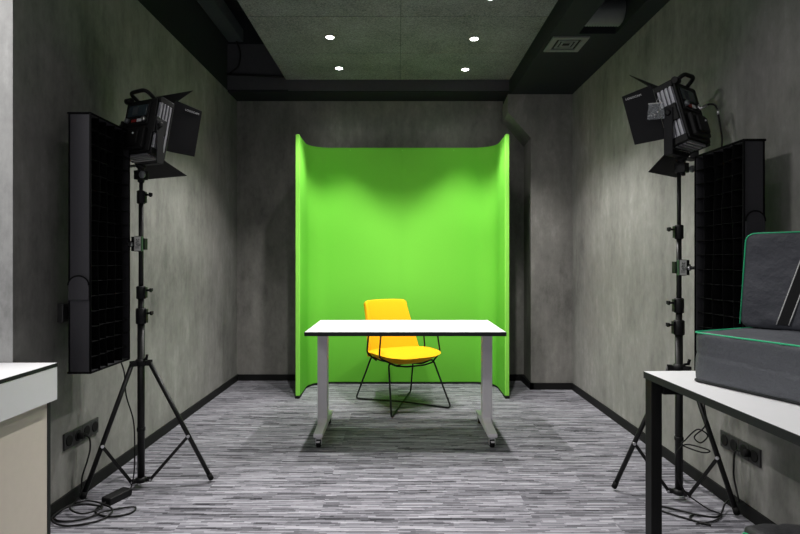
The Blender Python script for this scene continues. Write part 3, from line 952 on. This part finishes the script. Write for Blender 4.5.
MB().tube(spline(coil, 8), cr, 8).build('mains_cord', M['cable'], t, True)
pl = MB().cyl((XL + 0.011, 2.703, 0.320), (XL + 0.040, 2.703, 0.320), 0.019, 18, 0.016)
pl.tube([(XL + 0.034, 2.703, 0.320), (XL + 0.038, 2.730, 0.316)], 0.007, 10)
pl.build('mains_plug', M['rubber'], t, True)
lead = [(-1.393, 2.758, 0.018), (-1.388, 2.775, 0.03), (-1.386, 2.800, 0.10), (-1.396, 2.826, 0.22), (-1.402, 2.824, 0.36), (-1.428, 2.80, 0.50), (-1.430, 2.785, 0.62), (-1.445, 2.775, 0.686)]
MB().tube(spline(lead, 8), 0.0035, 8).build('output_lead', M['cable'], t, True)

# cords on the right
rc = [(1.555, 2.47, 0.325), (1.555, 2.475, 0.22), (1.57, 2.47, 0.15), (1.545, 2.44, 0.13), (1.52, 2.45, 0.17), (1.555, 2.475, 0.20)]
t = thing('mains_lead', 'black mains cord plugged into the right wall socket and trailing over the carpet', 'cord', (1.55, 2.5, 0))
pl = MB().cyl((XR - 0.011, 2.481, 0.310), (XR - 0.040, 2.481, 0.310), 0.019, 18, 0.016)
pl.tube([(XR - 0.032, 2.481, 0.310), (XR - 0.036, 2.50, 0.314)], 0.007, 10)
pl.build('mains_plug', M['rubber'], t, True)
pts = [(XR - 0.036, 2.50, 0.314), (XR - 0.042, 2.53, 0.30), (XR - 0.044, 2.538, 0.24), (XR - 0.046, 2.535, 0.18), (XR - 0.050, 2.51, 0.13), (XR - 0.056, 2.485, 0.10), (XR - 0.045, 2.50, 0.075),
       (XR - 0.04, 2.56, 0.062), (XR - 0.06, 2.58, 0.03), (1.50, 2.50, 0.006), (1.40, 2.52, 0.006), (1.36, 2.47, 0.006), (1.42, 2.42, 0.006), (1.30, 2.52, 0.006), (1.22, 2.62, 0.006), (1.30, 2.60, 0.006), (1.42, 2.50, 0.010)]
MB().tube(spline(pts, 8), cr, 8).build('cord', M['cable'], t, True)
pts = [(1.455, 2.535, 0.558), (1.470, 2.56, 0.52), (1.478, 2.56, 0.42), (1.435, 2.58, 0.355), (1.465, 2.58, 0.325), (1.49, 2.565, 0.365), (1.45, 2.58, 0.39), (1.405, 2.60, 0.335), (1.39, 2.605, 0.305), (1.47, 2.575, 0.28),
       (1.495, 2.56, 0.295), (1.41, 2.60, 0.31), (1.375, 2.62, 0.27), (1.365, 2.62, 0.21), (1.376, 2.618, 0.14), (1.41, 2.61, 0.07), (1.46, 2.60, 0.03), (1.50, 2.57, 0.007), (1.53, 2.52, 0.006), (1.46, 2.46, 0.006), (1.36, 2.43, 0.006)]
tag(MB().tube(spline(pts, 8), 0.0034, 8).build('softbox_cord', M['cable']), 'thin black cord looping down from the right softbox to the carpet', 'cord')
# silver-tipped cable from the right light to its softbox
t = thing('patch_cable', 'black cable with silver plug arching from the right studio light', 'cable', (1.50, 2.60, 1.72))
MB().tube(spline([(1.490, 2.60, 1.955), (1.515, 2.60, 1.968), (1.540, 2.595, 1.965), (1.552, 2.590, 1.935), (1.553, 2.57, 1.86), (1.550, 2.55, 1.78), (1.535, 2.54, 1.68)], 8), 0.0042, 8).build('cable', M['cable'], t, True)
MB().tube([(1.470, 2.60, 1.945), (1.505, 2.60, 1.965)], 0.0065, 10).build('plug', M['chrome'], t, True)
MB().tube([(1.5525, 2.589, 1.940), (1.5535, 2.584, 1.915)], 0.0068, 10).build('ferrule', M['chrome'], t, True)

# ------------------------------------------------------------------ left desk
DZ = 0.775
t = thing('counter_desk', 'white counter desk with cream side panel standing at the lower left', 'desk', (-1.9, 1.5, 0))
dx0, dx1, dy0, dy1 = -2.4, -1.438, 0.6, 2.252
top = MB().lim((dx0, dy0, DZ - 0.014), (dx1 - 0.0015, dy1 - 0.0015, DZ)).build('desktop', M['white'], t, True, 0.001)
rim(dx0, dx1, dy0, dy1, DZ - 0.016, DZ - 0.0015, 0.0015).build('edge_band', M['edge'], top, True)
MB().lim((dx1 - 0.022, dy0, DZ - 0.155), (dx1 - 0.001, dy1 - 0.001, DZ - 0.017)).lim((dx0, dy1 - 0.02, DZ - 0.155), (dx1 - 0.022, dy1 - 0.001, DZ - 0.017)).build('fascia', M['white'], t, True, 0.001)
MB().lim((dx1 - 0.055, dy0, 0.0), (dx1 - 0.030, dy1 - 0.022, DZ - 0.156)).build('side_panel', M['cream'], t, True, 0.001)
MB().lim((dx0, dy1 - 0.022, 0.0), (dx1 - 0.0275, dy1 - 0.003, DZ - 0.156)).build('end_panel', M['edge'], t, True, 0.001)

# ------------------------------------------------------------------ right table
t = thing('work_table', 'white topped table with black square legs carrying bags at the lower right', 'table', (1.002, 2.176, 0), R(2.0))
W_, L_ = 0.60, 1.40
top = MB().lim((0.002, -L_ + 0.002, TZ - 0.026), (W_ - 0.002, -0.002, TZ)).build('tabletop', M['white'], t, bevel=0.001)
rim(0, W_, -L_, 0, TZ - 0.028, TZ - 0.0015, 0.002).build('edge_band', M['edge'], top)
for x, y in ((0.004, -0.056), (0.004, -L_ + 0.012), (W_ - 0.054, -L_ + 0.012)):
    if True:
        MB().lim((x, y, 0), (x + 0.044, y + 0.050, TZ - 0.0285)).build('leg', M['rod'], t, bevel=0.003)
for y in (-0.062, -L_ + 0.022):
    MB().lim((0.050, y, TZ - 0.082), (W_ - 0.065, y + 0.04, TZ - 0.0285)).build('rail', M['rod'], t, bevel=0.002)
for x in (0.200, W_ - 0.120):
    MB().lim((x, -L_ + 0.075, TZ - 0.068), (x + 0.03, -0.08, TZ - 0.0285)).build('rail', M['rod'], t, bevel=0.002)

# ------------------------------------------------------------------ bags
def soft_box(size, seedv, amp=0.006, n=14, pw=7.0, folds=None):
    """a soft-cornered box centred at x,y with base at z=0, gently dented like fabric"""
    sx, sy, sz = size
    bm = bmesh.new()
    bmesh.ops.create_cube(bm, size=2.0)
    bmesh.ops.subdivide_edges(bm, edges=bm.edges, cuts=n, use_grid_fill=True)
    for v in bm.verts:
        p = v.co.copy()
        k = (abs(p.x) ** pw + abs(p.y) ** pw + abs(p.z) ** pw) ** (1 / pw)
        d = p / k * 1.0 if k > 0 else p
        q = Vector((d.x * sx / 2, d.y * sy / 2, d.z * sz / 2))
        nrm = Vector((d.x ** 5 / sx, d.y ** 5 / sy, d.z ** 5 / sz))
        if nrm.length > 1e-9: nrm.normalize()
        a = amp * (noise.noise(q * 9 + Vector((seedv, 0, 0))) + 0.6 * noise.noise(q * 22 + Vector((0, seedv, 0))))
        if d.z < -0.9: a = min(a, 0)*0
        q += nrm * a
        if folds: q = folds(q, d, nrm)
        q.z += sz / 2
        v.co = q
    for f in bm.faces: f.smooth = True
    m = MB(); m.bm.free(); m.bm = bm
    return m

def edge_loop(hx, hy, z, r, n=6, pw=None):
    c = [(-hx, -hy), (hx, -hy), (hx, hy), (-hx, hy)]
    return fillet([(x, y, z) for x, y in c], r, n, True)

# lower bag: long front face runs from (1.107,1.993) to nearer the camera
a1 = math.atan2(-0.334, 0.144)
u1 = Vector((math.cos(a1), math.sin(a1), 0)); v1 = Vector((-u1.y, u1.x, 0))      # along the face, inwards
LB, DB, HB = 0.62, 0.37, 0.190
c1 = Vector((1.094, 1.990, TZ)) + u1 * LB / 2 + v1 * DB / 2
t = thing('equipment_bag', 'grey nylon equipment bag with green piping lying flat on the right-hand table', 'bag', c1, a1, 'equipment bags with green piping')
def fold1(q, d, nrm):
    # a long sag crease along the front face
    if d.y < -0.7:
        z = d.z
        q.y += 0.004 * math.exp(-((z - 0.02 + 0.10 * d.x) / 0.06) ** 2)
    return q
soft_box((LB, DB, HB), 3.1, 0.005, 22, 16, fold1).build('bag_body', M['bag'], t)
MB().tube(edge_loop(LB / 2 - 0.004, DB / 2 - 0.004, HB - 0.006, 0.03), 0.0030, 8, True).build('piping', M['piping'], t)
MB().tube(edge_loop(LB / 2 - 0.003, DB / 2 - 0.003, 0.007, 0.03), 0.0042, 8, True).build('piping', M['edge'], t)

# upright bag on top of it
a2 = math.atan2(-0.756, 0.655)
u2 = Vector((math.cos(a2), math.sin(a2), 0)); v2 = Vector((-u2.y, u2.x, 0))
L2, D2, H2 = 0.330, 0.095, 0.365
c2 = Vector((1.333, 2.085, TZ + HB + 0.002)) + u2 * L2 / 2 + v2 * D2 / 2
t = thing('equipment_bag', 'dark grey bag with green piping and white-edged strap, upright on the lying bag', 'bag', c2, a2, 'equipment bags with green piping')
SH = Matrix.Identity(4); SH[0][2] = 0.06      # the bag leans along its length
soft_box((L2, D2, H2), 8.4, 0.005, 18, 12).xf(SH).build('bag_body', M['bagmid'], t)
def vert_loop(hx, h, y, r):
    return fillet([(-hx, y, 0.012), (hx, y, 0.012), (hx, y, h), (-hx, y, h)], r, 6, True)
def hoop(y):
    hx, h = L2 / 2 - 0.002, H2 - 0.002
    return fillet([(-hx, y, 0.012), (-hx, y, h), (hx, y, h), (hx, y, 0.012)], 0.035, 6)
pl_ = hoop(-D2 / 2 + 0.005)
MB().tube(pl_, 0.0026, 8).xf(SH).build('piping', M['piping'], t)
MB().tube(hoop(D2 / 2 - 0.005), 0.0026, 8).xf(SH).build('piping', M['piping'], t)
def strap_path(x0, x1, n=12):
    return [(x0 + (x1 - x0) * i / n , 0.02 + (H2 - 0.05) * i / n) for i in range(n + 1)]
sp = strap_path(-0.022, 0.056)
m = MB()
for i in range(len(sp) - 1):
    (xa, za), (xb_, zb_) = sp[i], sp[i + 1]
    y = -D2 / 2 - 0.004
    m.bm.faces.new([m.bm.verts.new(p) for p in ((xa - 0.019, y, za), (xa + 0.019, y, za), (xb_ + 0.019, y, zb_), (xb_ - 0.019, y, zb_))])
st = m.xf(SH).build('strap', M['strap'], t, weld=True, solid=0.003, off=0)
for dx in (-0.019, 0.019):
    MB().tube([(x + dx, -D2 / 2 - 0.006, z) for x, z in sp], 0.0022, 6).xf(SH).build('strap_edge', M['stitch'], st)

# bag on the floor under the table
t = thing('equipment_bag', 'black bag with green piping lying on the carpet under the right-hand table', 'bag', (1.475, 1.76, 0), R(4), 'equipment bags with green piping')
soft_box((0.27, 0.64, 0.20), 5.7, 0.012, 16, 8).build('bag_body', M['bagdark'], t)
MB().tube(fillet([(-0.128, -0.28, 0.170), (-0.130, 0.27, 0.170), (-0.124, 0.305, 0.155), (-0.124, 0.312, 0.02)], 0.03, 5), 0.0042, 8).build('piping', M['piping'], t)

# ------------------------------------------------------------------ light
w = bpy.data.worlds.new('surroundings')
SC.world = w
w.use_nodes = True
bg = w.node_tree.nodes['Background']
bg.inputs['Color'].default_value = (0.94, 0.97, 1.0, 1)
bg.inputs['Strength'].default_value = 0.26

def area(name, loc, rot, sx, sy, energy, col=(1, 0.98, 0.96)):
    l = bpy.data.lights.new(name, 'AREA')
    l.shape = 'RECTANGLE'; l.size = sx; l.size_y = sy; l.energy = energy; l.color = col
    o = bpy.data.objects.new(name, l)
    COL.objects.link(o)
    o.location = loc; o.rotation_euler = rot
    return o
area('added_fill_panel', (-2.5, 1.35, 3.3), (0, 0, 0), 0.6, 0.6, 80)  # unseen lamp added to brighten the left wall return and the desk
# unseen fill lamps added over the open area behind the camera
area('added_fill_panel', (-1.6, -0.6, 3.3), (0, 0, 0), 0.6, 1.2, 18)
area('added_fill_panel', (0.4, -0.8, 2.9), (0, 0, 0), 0.6, 1.2, 14)

vs = SC.view_settings
vs.view_transform = 'Standard'
vs.look = 'None'
vs.gamma = 1.0
vs.exposure = 0.0
vs.use_curve_mapping = False
SC.cycles.use_denoising = True
SC.cycles.max_bounces = 10
SC.cycles.diffuse_bounces = 6
